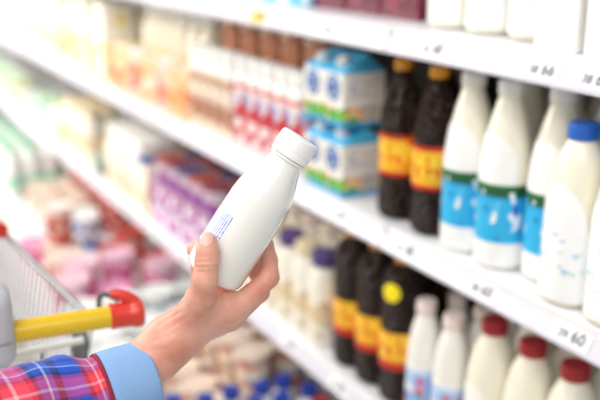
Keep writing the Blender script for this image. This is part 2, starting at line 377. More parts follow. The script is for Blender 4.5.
def bottle_kind(key, name, prof, body, labs, cap, cat='bottle', n=24):
    parts = [('body', lathe('body', prof, body, n), [])]
    for z0, z1, m in labs: parts.append(('label_sleeve', band('label_sleeve', prof, z0, z1, m, n=n), []))
    r, z, h, m = cap; parts.append(('cap', capm('cap', r, z, h, m, 20), []))
    kind(key, name, cat, parts)
drp = spline([(.0, .003), (.022, 0), (.029, .005), (.0295, .02), (.0285, .09), (.0295, .13), (.027, .155), (.0215, .17), (.0195, .176), (.0195, .186)], 3)
STRAW = printed('red_white_fruit_label', [(0, 'F0C8C4'), (.12, 'D9505A'), (.24, 'F5EDEE'), (.36, 'C74E55'), (.62, 'F3E4E2'), (.72, 'D96A60')], .19, ('F7F2F4', 'A9BEE8', 'D23F4C', 'E88A86', 'C79BD0'), 45, .6, (.08, .75), squash=(1, 1, .7))
bottle_kind('fruit', 'yogurt_drink_bottle', drp, WHITE, [(.012, .146, STRAW)], (.0235, .174, .028, WHITE))
PEACH = printed('peach_label', [(0, 'F6D9A8'), (.15, 'F3B27A'), (.45, 'F7CFA0'), (.7, 'F9E6D0')], .15, ('F0A068', 'F9DDB4', 'EE9470', 'FBEBD6'), 45, .6, (.1, .75))
jp = spline([(.0, .003), (.024, 0), (.032, .005), (.033, .02), (.033, .09), (.031, .108), (.026, .12), (.024, .124), (.024, .132)], 3)
bottle_kind('peach', 'yogurt_drink_bottle', jp, plain('peach_plastic', 'F3C795', .35), [(.012, .095, PEACH)], (.0265, .122, .018, plain('pale_orange_cap', 'F2DEC2', .4)))
bottle_kind('brownwhite', 'yogurt_drink_bottle', drp, WHITE, [(.012, .14, printed('beige_brown_label', [(0, 'E2C9A6'), (.2, 'B98A72'), (.4, 'F0E2D2'), (.6, 'C79C7C')], .19, ('F4E9DC', 'B3625C', 'E0BC92'), 45, .5))], (.026, .172, .03, WHITE))
jugp = spline([(.0, .003), (.034, 0), (.042, .006), (.043, .02), (.043, .155), (.040, .19), (.030, .215), (.024, .225), (.022, .236)], 3)
bottle_kind('jug', 'milk_jug', jugp, plain('ivory_plastic', 'F6F0DE', .3), [(.03, .135, printed('yellow_pale_label', [(0, 'F8F1D8'), (.3, 'F4DC86'), (.5, 'F6E9C0')], .23, ('E9C36A', 'F9F4E6', 'E7A8A0'), 40, .5))], (.03, .225, .035, WHITE))
bottle_kind('palebottle', 'milk_bottle', mp_, CREAM, [(.03, .12, printed('pale_green_label', [(0, 'EFF4E4'), (.2, 'D5E8B4'), (.4, 'F0F3E6')], .262, ('C3DE9C', 'F6F0C8', 'E9D2B8'), 40, .4))], (.0185, .252, .02, WHITE))
bottle_kind('mint', 'milk_bottle', bp_, WHITE, [(.03, .12, printed('mint_label', [(0, 'F2F6F2'), (.2, 'BFE6D2'), (.42, 'F2F6F2')], .24, ('7FD0A8', 'F8F8F8'), 40, .35))], (.0205, .219, .021, plain('mint_green_cap', '5FBF94', .4)))
PURP = plain('purple_lid', '54427C', .4)
cjp = spline([(.0, .002), (.028, 0), (.034, .005), (.035, .015), (.035, .075), (.033, .095), (.030, .102), (.030, .108)], 3)
bottle_kind('creamjar', 'cream_jar', cjp, plain('cream_plastic', 'F4E8CC', .35), [(.012, .088, printed('cream_print', [(0, 'EAD7AE'), (.35, 'FBF5E6'), (.7, 'D9C4DE')], .11, ('F7EBD0', 'E6C79A', 'A58ACB', 'FFFFFF'), 40, .5))], (.036, .104, .02, PURP))
wjp = spline([(.0, .002), (.026, 0), (.032, .005), (.033, .015), (.033, .12), (.030, .15), (.024, .168), (.022, .176)], 3)
bottle_kind('whitejar', 'yogurt_bottle', wjp, plain('warm_white_plastic', 'F6F1E4', .35), [(.02, .11, printed('beige_print', [(0, 'F2EAD8'), (.3, 'E3CFA6'), (.5, 'F6F0E2')], .18, ('D2B48C', 'F8F4EC', 'B7A1CF'), 40, .4))], (.027, .17, .028, plain('sand_cap', 'E6D6B4', .4)))
bottle_kind('purplejar', 'yogurt_bottle', wjp, MATS['warm_white_plastic'], [(.02, .11, MATS['beige_print'])], (.027, .17, .028, PURP))
bluep = spline([(.0, .003), (.024, 0), (.031, .005), (.032, .015), (.032, .11), (.029, .14), (.021, .165), (.018, .172), (.018, .18)], 3)
bottle_kind('bluecap', 'milk_bottle', bluep, WHITE, [(.02, .11, printed('blue_white_label', [(0, 'F2F4F8'), (.25, '6C92D8'), (.5, 'F2F4F8')], .2, ('D8E2F4', '3F66B8'), 45, .4))], (.0205, .172, .024, plain('deep_blue_cap', '1C3FA8', .35)))
bottle_kind('redcap_low', 'milk_bottle', bluep, WHITE, [(.02, .11, MATS['blue_white_label'])], (.0205, .172, .024, plain('bright_red_cap', 'C8242C', .35)))
bottle_kind('yellowcap_low', 'milk_bottle', bluep, WHITE, [(.02, .11, MATS['blue_white_label'])], (.0205, .172, .024, plain('golden_cap', 'E3B63A', .35)))
# tubs
def tub_kind(key, r, h, wall, lid, name='yogurt_tub'):
    prof = [(0, 0), (r*.84, 0), (r*.86, .003), (r*.97, h-.006), (r, h-.005), (r, h)]
    lidp = [(r*1.03, h-.006), (r*1.045, h-.004), (r*1.045, h+.004), (r*1.0, h+.006), (r*.93, h+.004), (r*.90, h+.001), (0, h+.001)]
    kind(key, name, 'tub', [('tub_wall', lathe('tub_wall', prof, wall, 28), []), ('lid', lathe('lid', lidp, lid, 28), [])])
tub_kind('tub_magenta', .058, .125, printed('magenta_tub', [(0, 'E0148C'), (.45, 'D42A86'), (.6, 'EFB4D0'), (.85, 'F6E6EE')], .125, ('F7E4EE', 'E65AA6', 'B8246A', 'E0148C'), 40, .3), plain('pale_pink_lid', 'EEC3D6', .4))
tub_kind('tub_pink', .057, .07, printed('pink_tub', [(0, 'DE2A8E'), (.5, 'EFA4C8')], .07, ('F7E4EE', 'E65AA6'), 35, .4), plain('rose_lid', 'E79AC2', .4))
REDT = printed('red_label_tub', [(0, 'B92C28'), (.22, 'EBC9B4'), (.5, 'C2302C'), (.8, 'E2B8A6')], .10, ('F5E6DA', 'B52A2E', 'E5805E', 'D8A07C'), 35, .45)
tub_kind('tub_redwide', .070, .10, REDT, plain('cream_lid', 'EBD9CC', .4))
tub_kind('tub_redtall', .050, .13, printed('red_tall_tub', [(0, 'C6362F'), (.35, '9A3A34'), (.6, 'D24A3C'), (.85, 'F0DAD0')], .13, ('F0C8B8', 'B52A2E', 'D8705A'), 35, .4), plain('white_red_lid', 'F0E4E0', .4))
tub_kind('tub_red', .06, .085, printed('red_tub', [(0, 'C9302E'), (.4, 'F0D6C8'), (.6, 'D6473F')], .085, ('F5E6DA', 'B52A2E', 'E5805E'), 35, .45), plain('pale_red_lid', 'D2574E', .4))
tub_kind('tub_white', .058, .09, printed('white_tub', [(0, 'EEF2F0'), (.4, 'C8DDE0'), (.6, 'F4F5F4')], .09, ('BFD6DE', 'FFFFFF', 'E6C3CE'), 35, .4), plain('pale_lid', 'EEF3F2', .4))
tub_kind('tub_brick', .06, .085, MATS['red_tub'], plain('brick_tub_lid', 'B86A5E', .4))
tub_kind('tub_orange', .047, .105, printed('orange_tub', [(0, 'C98A5A'), (.35, 'F0DCC4'), (.7, 'D08C78')], .105, ('F4E8D8', 'C4704E', '8E9AC8'), 35, .4), plain('beige_lid', 'E9D6C6', .4))
tub_kind('tub_blue', .05, .12, printed('blue_tub', [(0, '4F6FC0'), (.3, 'EEF1F8'), (.65, '5C7FD0')], .12, ('F4F6FC', '3A58B0'), 35, .4), plain('white_lid', 'F2F3F7', .4))
tub_kind('pot_darklid', .040, .07, printed('purple_pot', [(0, 'A45CB4'), (.5, 'EFE0F0')], .075, ('F4EAF4', '8E4FB4', 'D05C8C'), 55, .5), plain('plum_lid', '9A4A5C', .4), 'yogurt_pot')
tub_kind('pot_brick', .040, .07, MATS['purple_pot'], plain('brick_lid', 'B85A50', .4), 'yogurt_pot')
tub_kind('pot_slate', .040, .07, MATS['purple_pot'], plain('slate_lid', '5E5C8C', .4), 'yogurt_pot')
# boxes
def box_kind(key, name, dx, dy, h, mat, trim=None, cat='box'):
    parts = [('carton_body', box('carton_body', -dx/2, dx/2, -dy/2, dy/2, 0, h, mat, .0015), [])]
    if trim: parts.append(('top_flap', box('top_flap', -dx/2+.001, dx/2-.001, -dy/2+.001, dy/2-.001, h, h+.012, trim, .003), []))
    kind(key, name, cat, parts)
box_kind('purplebox', 'yogurt_multipack', .10, .10, .10, printed('purple_pack', [(0, 'C9A0CE'), (.3, 'F0E2EE'), (.45, '9A4FAE'), (.75, 'E9CFE4')], .10, ('FFFFFF', '8C3FA0', 'C94F8C', 'E0B8DC', '6C4FB4'), 38, .65), plain('pack_top_mauve', 'B487A4', .5))
box_kind('whitebluebox', 'butter_box', .12, .11, .06, printed('white_blue_pack', [(0, '3C66C2'), (.4, 'F3F0EC')], .06, ('FFFFFF', 'E8E2DA'), 30, .3))
box_kind('beigebox', 'yogurt_box', .11, .10, .13, printed('beige_pack', [(0, 'F1DFC4'), (.5, 'F7EEDF')], .13, ('F3D3B8', 'FBF6EC', 'DDA98E', 'EBD8A6'), 28, .5), plain('pack_top_beige', 'F4E8D2', .5))
box_kind('brownbox', 'juice_carton', .07, .085, .25, printed('brown_pack', [(0, 'A8583C'), (.5, 'C07C58'), (.95, 'E9D6C4')], .25, ('B0654A', 'D39A78', '8E3E36'), 22, .6), plain('pack_top_white', 'F1ECE4', .5), 'carton')
box_kind('maroonbox', 'dessert_box', .09, .11, .09, printed('maroon_pack', [(0, '6E1F38')], .09, ('8E3350', '5A1830', '7E2A46'), 60, .7))
box_kind('bluebox', 'cream_carton', .08, .11, .10, printed('lightblue_pack', [(0, '8CCBEB'), (.4, 'BFE3F4')], .10, ('5FB3E2', 'E8F4FA'), 30, .5), None, 'carton')
box_kind('whitecarton', 'milk_carton', .07, .075, .22, printed('white_red_pack', [(0, 'F5F4F1'), (.30, 'F0B8AC'), (.40, 'F5F4F1')], .22, ('F7F6F4', '8CCB90', 'F4F3F0'), 70, .12, (.08, .26)), None, 'carton')
box_kind('paleyellow', 'cheese_box', .10, .10, .235, printed('pale_yellow_pack', [(0, 'F8F2DC'), (.4, 'F6E9B6'), (.6, 'FAF6EA')], .235, ('F4E1A0', 'FDFBF4', 'F2CDB4', 'DDE8C0'), 26, .5), plain('pack_top_ivory', 'FAF6EC', .5))
box_kind('palegreen', 'cheese_box', .09, .09, .14, printed('pale_green_pack', [(0, 'EEF4E6'), (.4, 'CFE8C8')], .14, ('F7FAF4', '9FD8B4', 'E8F0C8'), 26, .5))

box_kind('greenbox', 'tea_box', .07, .075, .06, printed('green_pack', [(0, '5C7A70'), (.7, 'A8C4B4')], .06, ('6E8C80', '4A665C'), 40, .5))
box_kind('goldbox', 'butter_box', .08, .08, .10, printed('gold_pack', [(0, 'E2C27A'), (.5, 'F0DDAE')], .10, ('D8A85C', 'F4E8C8', 'C98A6A'), 35, .5))
ORD = ['first', 'second', 'third', 'fourth', 'fifth', 'sixth', 'seventh', 'eighth', 'ninth', 'tenth', 'eleventh', 'twelfth', 'thirteenth', 'fourteenth', 'fifteenth', 'sixteenth', 'seventeenth', 'eighteenth', 'nineteenth', 'twentieth']
SHELF = {'A': (ZA, 'top shelf'), 'B': (ZB, 'middle shelf'), 'C': (ZC, 'lower shelf'), 'D': (ZD, 'bottom deck')}
ROW = ['front row', 'second row', 'third row', 'fourth row', 'back row']
def block(key, shelf, desc, y0, n, dy, x0, rows=1, dx=.08, group=None, jit=.004, z=0, extra='', rowbase=0, face=True):
    """n columns along the shelf from y0 away from the camera, rows going back from x0."""
    zz, sn = SHELF[shelf]
    for r in range(rows):
        for k in range(n):
            where = (', '+ROW[r+rowbase] if rows > 1 or rowbase else '')
            o = ', %s from the near end' % ORD[k] if n > 1 else ''
            lab = '%s, %s%s%s%s' % (desc, sn, extra, where, o)
            place(key, x0+r*dx+random.uniform(-jit, jit)*.5, y0+k*dy+random.uniform(-jit, jit)*.5, zz+z, lab, group or desc+' on the '+sn, rz=random.uniform(-1, 1)*(.02 if KIND[key][1] in ('box', 'carton') else .12) if jit else 0)

# middle shelf, from the camera outward
block('milk_blue', 'B', 'white milk bottle with blue cap', .707, 2, .081, .843, 1, group='blue-capped milk bottles', jit=0)
block('milk_blue', 'B', 'white milk bottle with blue cap', .650, 2, .082, .932, 1, rowbase=1, group='blue-capped milk bottles')
for (x, y, t) in ((.853, 1.018, 'beside the dark bottles'), (.853, .937, 'between two of its kind'), (.877, .861, 'half hidden by the blue-capped bottle')):
    place('milk_cyan', x, y, ZB, 'tall white milk bottle with cyan label, %s' % t, 'cyan-labelled milk bottles')
block('milk_cyan', 'B', 'tall cyan-labelled milk bottle', .852, 3, .084, .964, 2, .083, rowbase=1)
block('dark', 'B', 'dark brown bottle with orange label', 1.101, 2, .098, .853, 3, .084)
for k in range(2):
    for lay in range(2):
        place('carton', .860, 1.36+.073*k, ZB+lay*.1305, 'blue-topped milk carton, %s layer, %s one' % (['bottom', 'upper'][lay], ['near', 'far'][k]), 'stacked blue milk cartons')
block('fruit', 'B', 'red and white fruit yogurt bottle', 1.535, 5, .063, .848, 1)
block('brownwhite', 'B', 'beige yogurt bottle with big white cap', 1.865, 4, .064, .848, 1)
block('brownbox', 'B', 'tall brown juice carton', 1.64, 5, .105, .965, 1)
bottle_kind('cherry', 'yogurt_drink_bottle', jp, plain('rose_plastic', 'F2C9BC', .35), [(.012, .095, printed('cherry_label', [(0, 'F6DCCB'), (.15, 'E79A86'), (.45, 'F7D6C4'), (.7, 'F9E9DC')], .15, ('E0806E', 'F9E2D4', 'C8707A'), 45, .5, (.1, .75)))], (.0265, .122, .018, WHITE))
for k_ in range(8):
    c_ = k_ % 3 == 2
    place('cherry' if c_ else 'peach', .851, 2.135+k_*.079, ZB, 'short %s yogurt bottle, middle shelf, %s in its run from the near end' % ('rose' if c_ else 'orange peach', ORD[k_]), 'short fruit yogurt bottles', rz=k_*.7)
block('jug', 'B', 'ivory milk jug with pale yellow label', 2.19, 6, .092, .945, 2, .09)
def mixed(shelf, kinds, y0, n, dy, x0, past, rows=1, dx=.1, r0=0):
    for r in range(rows):
        for k in range(n):
            key, desc, xo = kinds[(k*2+r+k//3) % len(kinds)]
            place(key, x0+xo+r*dx, y0+k*dy, SHELF[shelf][0], '%s, %s, %s, %s item past the %s' % (desc, SHELF[shelf][1], ROW[r+r0], ORD[k], past), 'mixed goods on the '+SHELF[shelf][1])
mixed('B', [('paleyellow', 'pale yellow box', .012), ('jug', 'ivory jug', .004), ('palebottle', 'pale green bottle', 0), ('brownwhite', 'beige bottle', -.004)], 2.83, 6, .105, .856, 'peach bottles', 2)
block('palebottle', 'B', 'milk bottle with pale green label', 3.45, 14, .084, .855, 2, .085)
block('paleyellow', 'B', 'ivory and yellow box at the far end', 4.70, 10, .11, .866, 1)
# lower shelf
block('milk_red', 'C', 'cream milk bottle with red cap', .786, 3, .083, .868, 3, .085, jit=.002)
block('kefir', 'C', 'slim kefir bottle with pink foil cap', 1.035, 2, .07, .852, 3, .066)
ds = [('dark_big', 1.338), ('dark_big', 1.258), ('dark_sticker', 1.178)]
for i, (k, y) in enumerate(ds):
    place(k, .853, y, ZC, ['dark brown bottle on the lower shelf beside the purple-lidded jars', 'dark brown bottle on the lower shelf between two others', 'dark brown bottle with round yellow sticker on its shoulder'][i], 'dark bottles on the lower shelf', rz=.42 if k == 'dark_sticker' else 0)
block('dark_big', 'C', 'dark brown bottle without sticker', 1.178, 3, .08, .936, 2, .082, rowbase=1)
for k_ in range(4):
    place('purplejar' if k_ % 2 == 0 else 'whitejar', .848, 1.44+k_*.07, ZC, 'white yogurt bottle with %s cap, lower shelf, %s in the run from the dark bottles' % ('purple' if k_ % 2 == 0 else 'sand', ORD[k_]), 'yogurt bottles beside the dark bottles')
block('creamjar', 'C', 'cream jar with purple lid', 1.44, 4, .076, .925, 2, .078)
block('creamjar', 'C', 'stacked cream jar with purple lid', 1.445, 4, .0765, .925, 2, .078, z=.125, rowbase=1, jit=0)
block('creamjar', 'C', 'farther cream jar with purple lid', 1.73, 3, .076, .848, 1)
block('purplebox', 'C', 'purple yogurt multipack', 2.035, 4, .106, .870, 2, .106)
for r_ in range(2):
    for k_ in range(5):
        c_ = (k_+r_) % 3
        place(['pot_darklid', 'pot_brick', 'pot_slate'][c_], .868+r_*.092, 2.025+k_*.086, ZC+.1125, 'yogurt pot with %s lid atop multipacks, %s, %s from the near end' % (['plum', 'brick red', 'slate blue'][c_], ROW[r_], ORD[k_]), 'pots on the multipacks')
block('whitebluebox', 'C', 'white butter box with blue base', 2.53, 3, .115, .878, 1, z=.1425, extra=', stacked')
block('beigebox', 'C', 'beige yogurt box', 2.49, 4, .107, .875, 2, .116)
block('greenbox', 'C', 'small dark green box', 2.955, 1, .08, .855, 1)
block('goldbox', 'C', 'small golden box', 2.965, 2, .085, .955, 1, z=.0)
block('greenbox', 'C', 'dark green box on golden boxes', 2.99, 1, .08, .955, 1, z=.101)
block('whitejar', 'C', 'far yogurt bottle with sand cap', 3.125, 5, .07, .853, 2, .072)
mixed('C', [('beigebox', 'beige box', .005), ('goldbox', 'golden box', 0), ('palegreen', 'pale green box', 0), ('whitejar', 'sand-capped bottle', -.012), ('bluebox', 'light blue box', .0)], 3.515, 8, .113, .87, 'far yogurt bottles')
block('palegreen', 'C', 'pale green cheese box', 4.39, 12, .099, .865, 1)
# top shelf
block('whitecarton', 'A', 'white carton with red panel', .74, 2, .085, .85, 1)
kind('milk_plain', 'milk_bottle', 'bottle', [('body', lathe('body', bp_, CREAM, 32), []), ('front_label', arch_label(bp_, 1.25, .01, .165, MATS['white_label_gloss']), []), ('cap', capm('cap', .0205, .219, .021, WHITE), [])])
block('milk_plain', 'A', 'white milk bottle showing its base', .925, 3, .09, .88, 2, .085)
block('maroonbox', 'A', 'maroon patterned dessert box', 1.255, 3, .115, .925, 1)
block('bluebox', 'A', 'light blue cream carton', 1.60, 4, .118, .90, 1)
block('whitecarton', 'A', 'farther white carton with red panel', 2.08, 5, .085, .87, 1)
# bottom deck
blue_spots = [(.602, 1.689), (.668, 1.66), (.734, 1.665), (.806, 1.651), (.756, 1.592), (.864, 1.655), (.823, 1.584), (.897, 1.59), (.69, 1.593), (.625, 1.61)]
bl = ['nearest the deck edge', 'second from the deck edge', 'third from the deck edge', 'fourth from the deck edge', 'near line, third', 'fifth from the deck edge', 'near line, fourth', 'deepest under the shelf', 'near line, second', 'near line, first']
for (x, y), t in zip(blue_spots, bl): place('bluecap', x, y, ZD, 'low milk bottle with deep blue cap, %s' % t, 'blue-capped bottles on the bottom deck')
place('redcap_low', .888, 1.520, ZD, 'low milk bottle with bright red cap under the lower shelf', 'low capped bottles')
place('yellowcap_low', .935, 1.480, ZD, 'low milk bottle with golden cap under the lower shelf', 'low capped bottles')
block('tub_orange', 'D', 'beige and orange tub', 1.775, 4, .102, .735, 3, .105)
block('tub_orange', 'D', 'upper beige and orange tub', 1.775, 4, .102, .84, 2, .105, z=.112, rowbase=1)
block('tub_white', 'D', 'white tub with pale lid', 2.06, 3, .128, .618, 1)
block('tub_white', 'D', 'deeper-set white tub', 2.205, 2, .130, .748, 2, .128)
for key, x, y, z, lab in (
        ('tub_redwide', .677, 2.962, 0, 'wide red and white tub on the bottom deck, nearer of two'),
        ('tub_redwide', .704, 3.108, 0, 'wide red and white tub under a tall red tub'),
        ('tub_redtall', .704, 3.108, .1075, 'tall red tub standing on a wide red tub'),
        ('tub_blue', .851, 3.293, 0, 'blue and white tub on the bottom deck behind the red ones'),
        ('tub_magenta', .831, 2.836, 0, 'pale-lidded magenta tub in the middle of the deck'),
        ('tub_magenta', .936, 2.687, 0, 'magenta tub tucked deepest under the lower shelf'),
        ('tub_magenta', .692, 2.805, 0, 'magenta tub just in front of the wide red tub'),
        ('tub_magenta', .630, 2.675, 0, 'magenta tub at the very edge of the bottom deck'),
        ('tub_pink', .765, 2.668, 0, 'low pale pink tub among the magenta tubs'),
        ('tub_pink', .640, 3.255, 0, 'low pale pink tub past the stacked red tubs'),
        ('tub_red', .870, 3.010, 0, 'red tub behind the pale-lidded magenta tub'),
        ('tub_red', .965, 2.835, 0, 'red tub against the cabinet back beside magenta ones'),
        ('tub_red', .985, 3.150, 0, 'red tub against the cabinet back, farthest of its kind'),
        ('tub_white', .862, 2.528, 0, 'white tub in front of the magenta ones, deepest of three'),
        ('tub_white', .738, 2.530, 0, 'white tub in front of the magenta ones, middle of three'),
        ('tub_white', .612, 2.528, 0, 'white tub in front of the magenta ones, at the edge'),
        ('tub_white', .980, 2.530, 0, 'white tub against the cabinet back before the magenta ones'),
        ('tub_white', .760, 3.46, 0, 'white tub past the blue tub'),
        ('tub_white', .890, 3.48, 0, 'white tub past the blue tub, deeper on the deck')):
    place(key, x, y, ZD+z, lab, 'tubs on the bottom deck')
block('tub_brick', 'D', 'brick red tub under the shelf', 3.33, 6, .129, 1.02, 1)
block('tub_brick', 'D', 'upper brick red tub under the shelf', 3.33, 6, .129, 1.02, 1, z=.0915, jit=0)
block('tub_brick', 'D', 'deep brick red tub', 2.97, 2, .13, 1.115, 1, jit=.002)
block('tub_orange', 'D', 'beige tub past the white tubs', 3.60, 4, .104, .80, 2, .105)
block('mint', 'D', 'mint-capped white bottle', 4.13, 9, .088, .745, 5, .088)
block('mint', 'D', 'far mint-capped white bottle', 4.95, 12, .09, .64, 2, .09)
# ---------------------------------------------------------------- shopping cart
CHROME = plain('zinc_wire', '86898E', .35, .95)
YEL = plain('yellow_handle_grip', 'E9C21A', .22, coat=.4)
REDP = plain('red_handle_end', 'DF3B2A', .3, coat=.3)
GREYP = plain('grey_lock_plastic', 'C2C6CD', .35, bump=.08, bscale=400)
BLK = plain('black_wire', '4A4E50', .4)
cart = empty('shopping_cart', (.02, 1.0, 0)); tag(cart, 'wire shopping cart with yellow handle and red end cap', 'shopping cart')
def cp(name, me, par=None): 
    if par is None: me.transform(Matrix.Translation((-.02, -1.0, 0)))
    else: me.transform(Matrix.Translation((-.02, -1.0, 0)))
    return put(name, me, par or cart)
h0, h1 = Vector((.150, .9475, 1.07)), Vector((.262, .934, 1.07)); hd = (h1-h0).normalized()
hl = h0-hd*.115
grip = cp('grip', tube('grip', [h0-hd*.004, h1], .0130, YEL, 24))
cp('grip_far', tube('grip_far', [hl-hd*.20, hl], .0130, YEL, 24))
cp('handle_bar', tube('handle_bar', [hl-hd*.22, h1+hd*.03], .009, CHROME, 12))
def ring_part(name, spec, mat, axis_o, d, n=28):
    me = lathe(name, spec, mat, n); q = Vector((0, 0, 1)).rotation_difference(d).to_matrix().to_4x4()
    me.transform(Matrix.Translation(axis_o) @ q); return me
ec = cp('end_cap', ring_part('end_cap', spline([(.0, -.001), (.0148, -.001), (.0152, .004), (.0150, .020), (.0165, .026), (.0172, .031), (.0160, .036), (.011, .038), (.0, .039)], 3), REDP, h1, hd))
cp('hook', tube('hook', [h1+hd*.031+Vector((0, .002, .006)), h1+hd*.027+Vector((0, .003, .014)), h1+hd*.019+Vector((0, .004, .0205)), h1+hd*.009+Vector((0, .005, .0255)), h1+hd*.002+Vector((0, .006, .026))], [.0095, .0085, .0072, .0060, .0042], REDP, 14), ec)
# coin lock housing
bm = bmesh.new(); bmesh.ops.create_cube(bm, size=1, matrix=Matrix.Translation(hl.lerp(h0, .52)+Vector((0, .006, .010))) @ Matrix.Rotation(math.atan2(hd.y, hd.x), 4, 'Z') @ Matrix.Diagonal((.122, .072, .092, 1)))
bmesh.ops.bevel(bm, geom=bm.edges[:], offset=.019, segments=6, affect='EDGES', profile=.5)
hm = bpy.data.meshes.new('coin_lock'); bm.to_mesh(hm); bm.free(); hm.materials.append(GREYP); hm.polygons.foreach_set('use_smooth', [True]*len(hm.polygons)); hm.set_sharp_from_angle(angle=R(40))
lock = cp('coin_lock', hm)
cp('seam', tube('seam', [h0+Vector((-.0015, -.028, .0)), h0+Vector((-.05, -.0275, -.004)), h0+Vector((-.11, -.02, -.004))], .0012, plain('seam_grey', '7D828A', .6), 6), lock)
# basket: right wall tapers forward, rear wall under the handle
rim_r0, rim_r1 = Vector((.275, 1.05, 1.01)), Vector((.212, 1.86, 1.01))
rim_l0, rim_l1 = Vector((-.235, 1.05, 1.01)), Vector((-.172, 1.86, 1.01))
bot_r0, bot_r1 = Vector((.205, 1.14, .60)), Vector((.15, 1.78, .66))
bot_l0, bot_l1 = Vector((-.165, 1.14, .60)), Vector((-.11, 1.78, .66))
for a, b in ((rim_r0, rim_r1), (rim_l0, rim_l1), (rim_r1, rim_l1)): cp('rim_bar', tube('rim_bar', [a, b], .0048, CHROME, 10))
for a, b in ((bot_r0, bot_r1), (bot_l0, bot_l1), (bot_r1, bot_l1), (bot_r0, bot_l0)): cp('base_bar', tube('base_bar', [a, b], .004, CHROME, 8))
cp('rear_bar', tube('rear_bar', [(-.21, 1.018, 1.01), (.247, 1.013, 1.01)], .0048, plain('pale_coated_wire', 'F2F5EE', .35), 10))
cp('rear_bar', tube('rear_bar', [(-.205, 1.022, .985), (.243, 1.018, .985)], .003, CHROME, 8))
def wires(a0, a1, b0, b1, n, r=.0015):
    for k in range(n):
        t = (k+.5)/n; cp('wire', tube('wire', [a0.lerp(a1, t), b0.lerp(b1, t)], r, CHROME, 5))
wires(rim_r0, rim_r1, bot_r0, bot_r1, 40)
wires(rim_l0, rim_l1, bot_l0, bot_l1, 40)
wires(rim_r1, rim_l1, bot_r1, bot_l1, 20)
wires(bot_r0, bot_r1, bot_l0, bot_l1, 30)
for k in range(11):
    x = .240-k*.042; cp('wire', tube('wire', [(x, 1.016, 1.008), (x*.82, 1.14, .60)], .0020, CHROME, 6))
for f in (.3, .62):
    cp('wire', tube('wire', [rim_r0.lerp(bot_r0, f), rim_r1.lerp(bot_r1, f)], .0022, CHROME, 6)); cp('wire', tube('wire', [rim_l0.lerp(bot_l0, f), rim_l1.lerp(bot_l1, f)], .0022, CHROME, 6))
# handle stays and black wire loop, red corner piece on the rim
cp('handle_stay', tube('handle_stay', [h1+hd*.012, h1+Vector((.004, .05, -.03)), (.275, 1.05, 1.01)], .0045, CHROME, 10))
cp('handle_stay', tube('handle_stay', [hl-hd*.21, hl-hd*.21+Vector((.0, .05, -.03)), (-.235, 1.05, 1.01)], .0045, CHROME, 10))
cp('wire_loop', tube('wire_loop', spline([(.266, .985, 1.038), (.264, .99, 1.060), (.267, .992, 1.072), (.274, .988, 1.075), (.284, .975, 1.070)], 5), .0032, BLK, 8))
rc = ring_part('corner_cap', spline([(.0, 0), (.012, 0), (.014, .004), (.014, .05), (.010, .056), (0, .057)], 3), REDP, rim_r0.lerp(rim_r1, .53)+Vector((-.008, -.02, .012)), (rim_r1-rim_r0).normalized(), 18)
cp('corner_cap', rc)
# chassis
for s in (-1, 1):
    cp('chassis_bar', tube('chassis_bar', [(.02+s*.235, 1.06, 1.0), (.02+s*.22, 1.10, .55), (.02+s*.21, 1.12, .16), (.02+s*.16, 1.75, .16)], .011, CHROME, 10))
    for y in (1.13, 1.74):
        x = .02+s*(.21 if y < 1.5 else .16)
        wh = cp('wheel', ring_part('wheel', [(0, -.012), (.05, -.012), (.056, -.007), (.056, .007), (.05, .012), (0, .012)], plain('wheel_rubber', '3A3A3C', .6), Vector((x, y, .057)), Vector((1, 0, 0)), 24))
        cp('fork', tube('fork', [(x, y, .057), (x, y-.0, .16)], .007, CHROME, 8), wh)

# ---------------------------------------------------------------- the held bottle (own frame: x right, y up, z away; unit .904 mm)
HO = EYE+(VIEW_F*885+VIEW_R*(250-300)+VIEW_U*(200-210))*(.80/885)
UN = .000904
HM = Matrix(((VIEW_R.x*UN, VIEW_U.x*UN, VIEW_F.x*UN, HO.x), (VIEW_R.y*UN, VIEW_U.y*UN, VIEW_F.y*UN, HO.y), (VIEW_R.z*UN, VIEW_U.z*UN, VIEW_F.z*UN, HO.z), (0, 0, 0, 1)))
def H(px, py, dz): return Vector((px-250, 210-py, dz))
B0, B1 = H(211, 276.5, 6), H(302.3, 136.5, -12)          # axis: base centre, cap top
ax = (B1-B0); BL = ax.length; ax.normalize()
RB = 31.0
GLOSSW = plain('held_bottle_plastic', 'F4F4EF', .12, coat=.8, sss=.1)
hb = spline([(0, 3.5), (18, 2.5), (24, 0.3), (28.5, 2.2), (30.6, 6.5), (31, 12), (31, 40), (31, 75), (30.5, 90), (28.5, 104), (24.5, 117), (20, 129), (17.8, 136), (17.4, 142)], 6)
held = empty('milk_bottle', HM @ B0); tag(held, 'small glossy white milk bottle held up in the hand', 'bottle')
bq = Vector((0, 0, 1)).rotation_difference((HM.to_3x3() @ ax).normalized()).to_matrix().to_4x4()
held.rotation_euler = bq.to_euler()
def sc(prof): return [(r*UN, z*UN) for r, z in prof]
put('body', lathe('body', sc(hb), GLOSSW, 72), held)
def held_cap():
    V, Fc = [], []; N = 120
    prof = [(18.6, 143.2), (19.9, 143.6), (20.1, 149.3), (19.6, 149.9), (19.6, 150.6), (20.2, 151.2), (20.2, 163), (19.4, 165.2), (17.6, 166.3), (0, 166.5)]
    for j, (r, z) in enumerate(prof):
        for i in range(N):
            a = 2*math.pi*i/N; q = r-(.35 if (j in (5, 6) and i % 2) else 0); V.append((q*math.cos(a)*UN, q*math.sin(a)*UN, z*UN))
    for j in range(len(prof)-1):
        for i in range(N): Fc.append((j*N+i, j*N+(i+1) % N, (j+1)*N+(i+1) % N, (j+1)*N+i))
    Fc.append(tuple(range(N))[::-1])
    return mesh_from('cap', V, Fc, plain('held_cap_plastic', 'FAFAFA', .35), True, auto=35)
cap_o = put('cap', held_cap(), held)
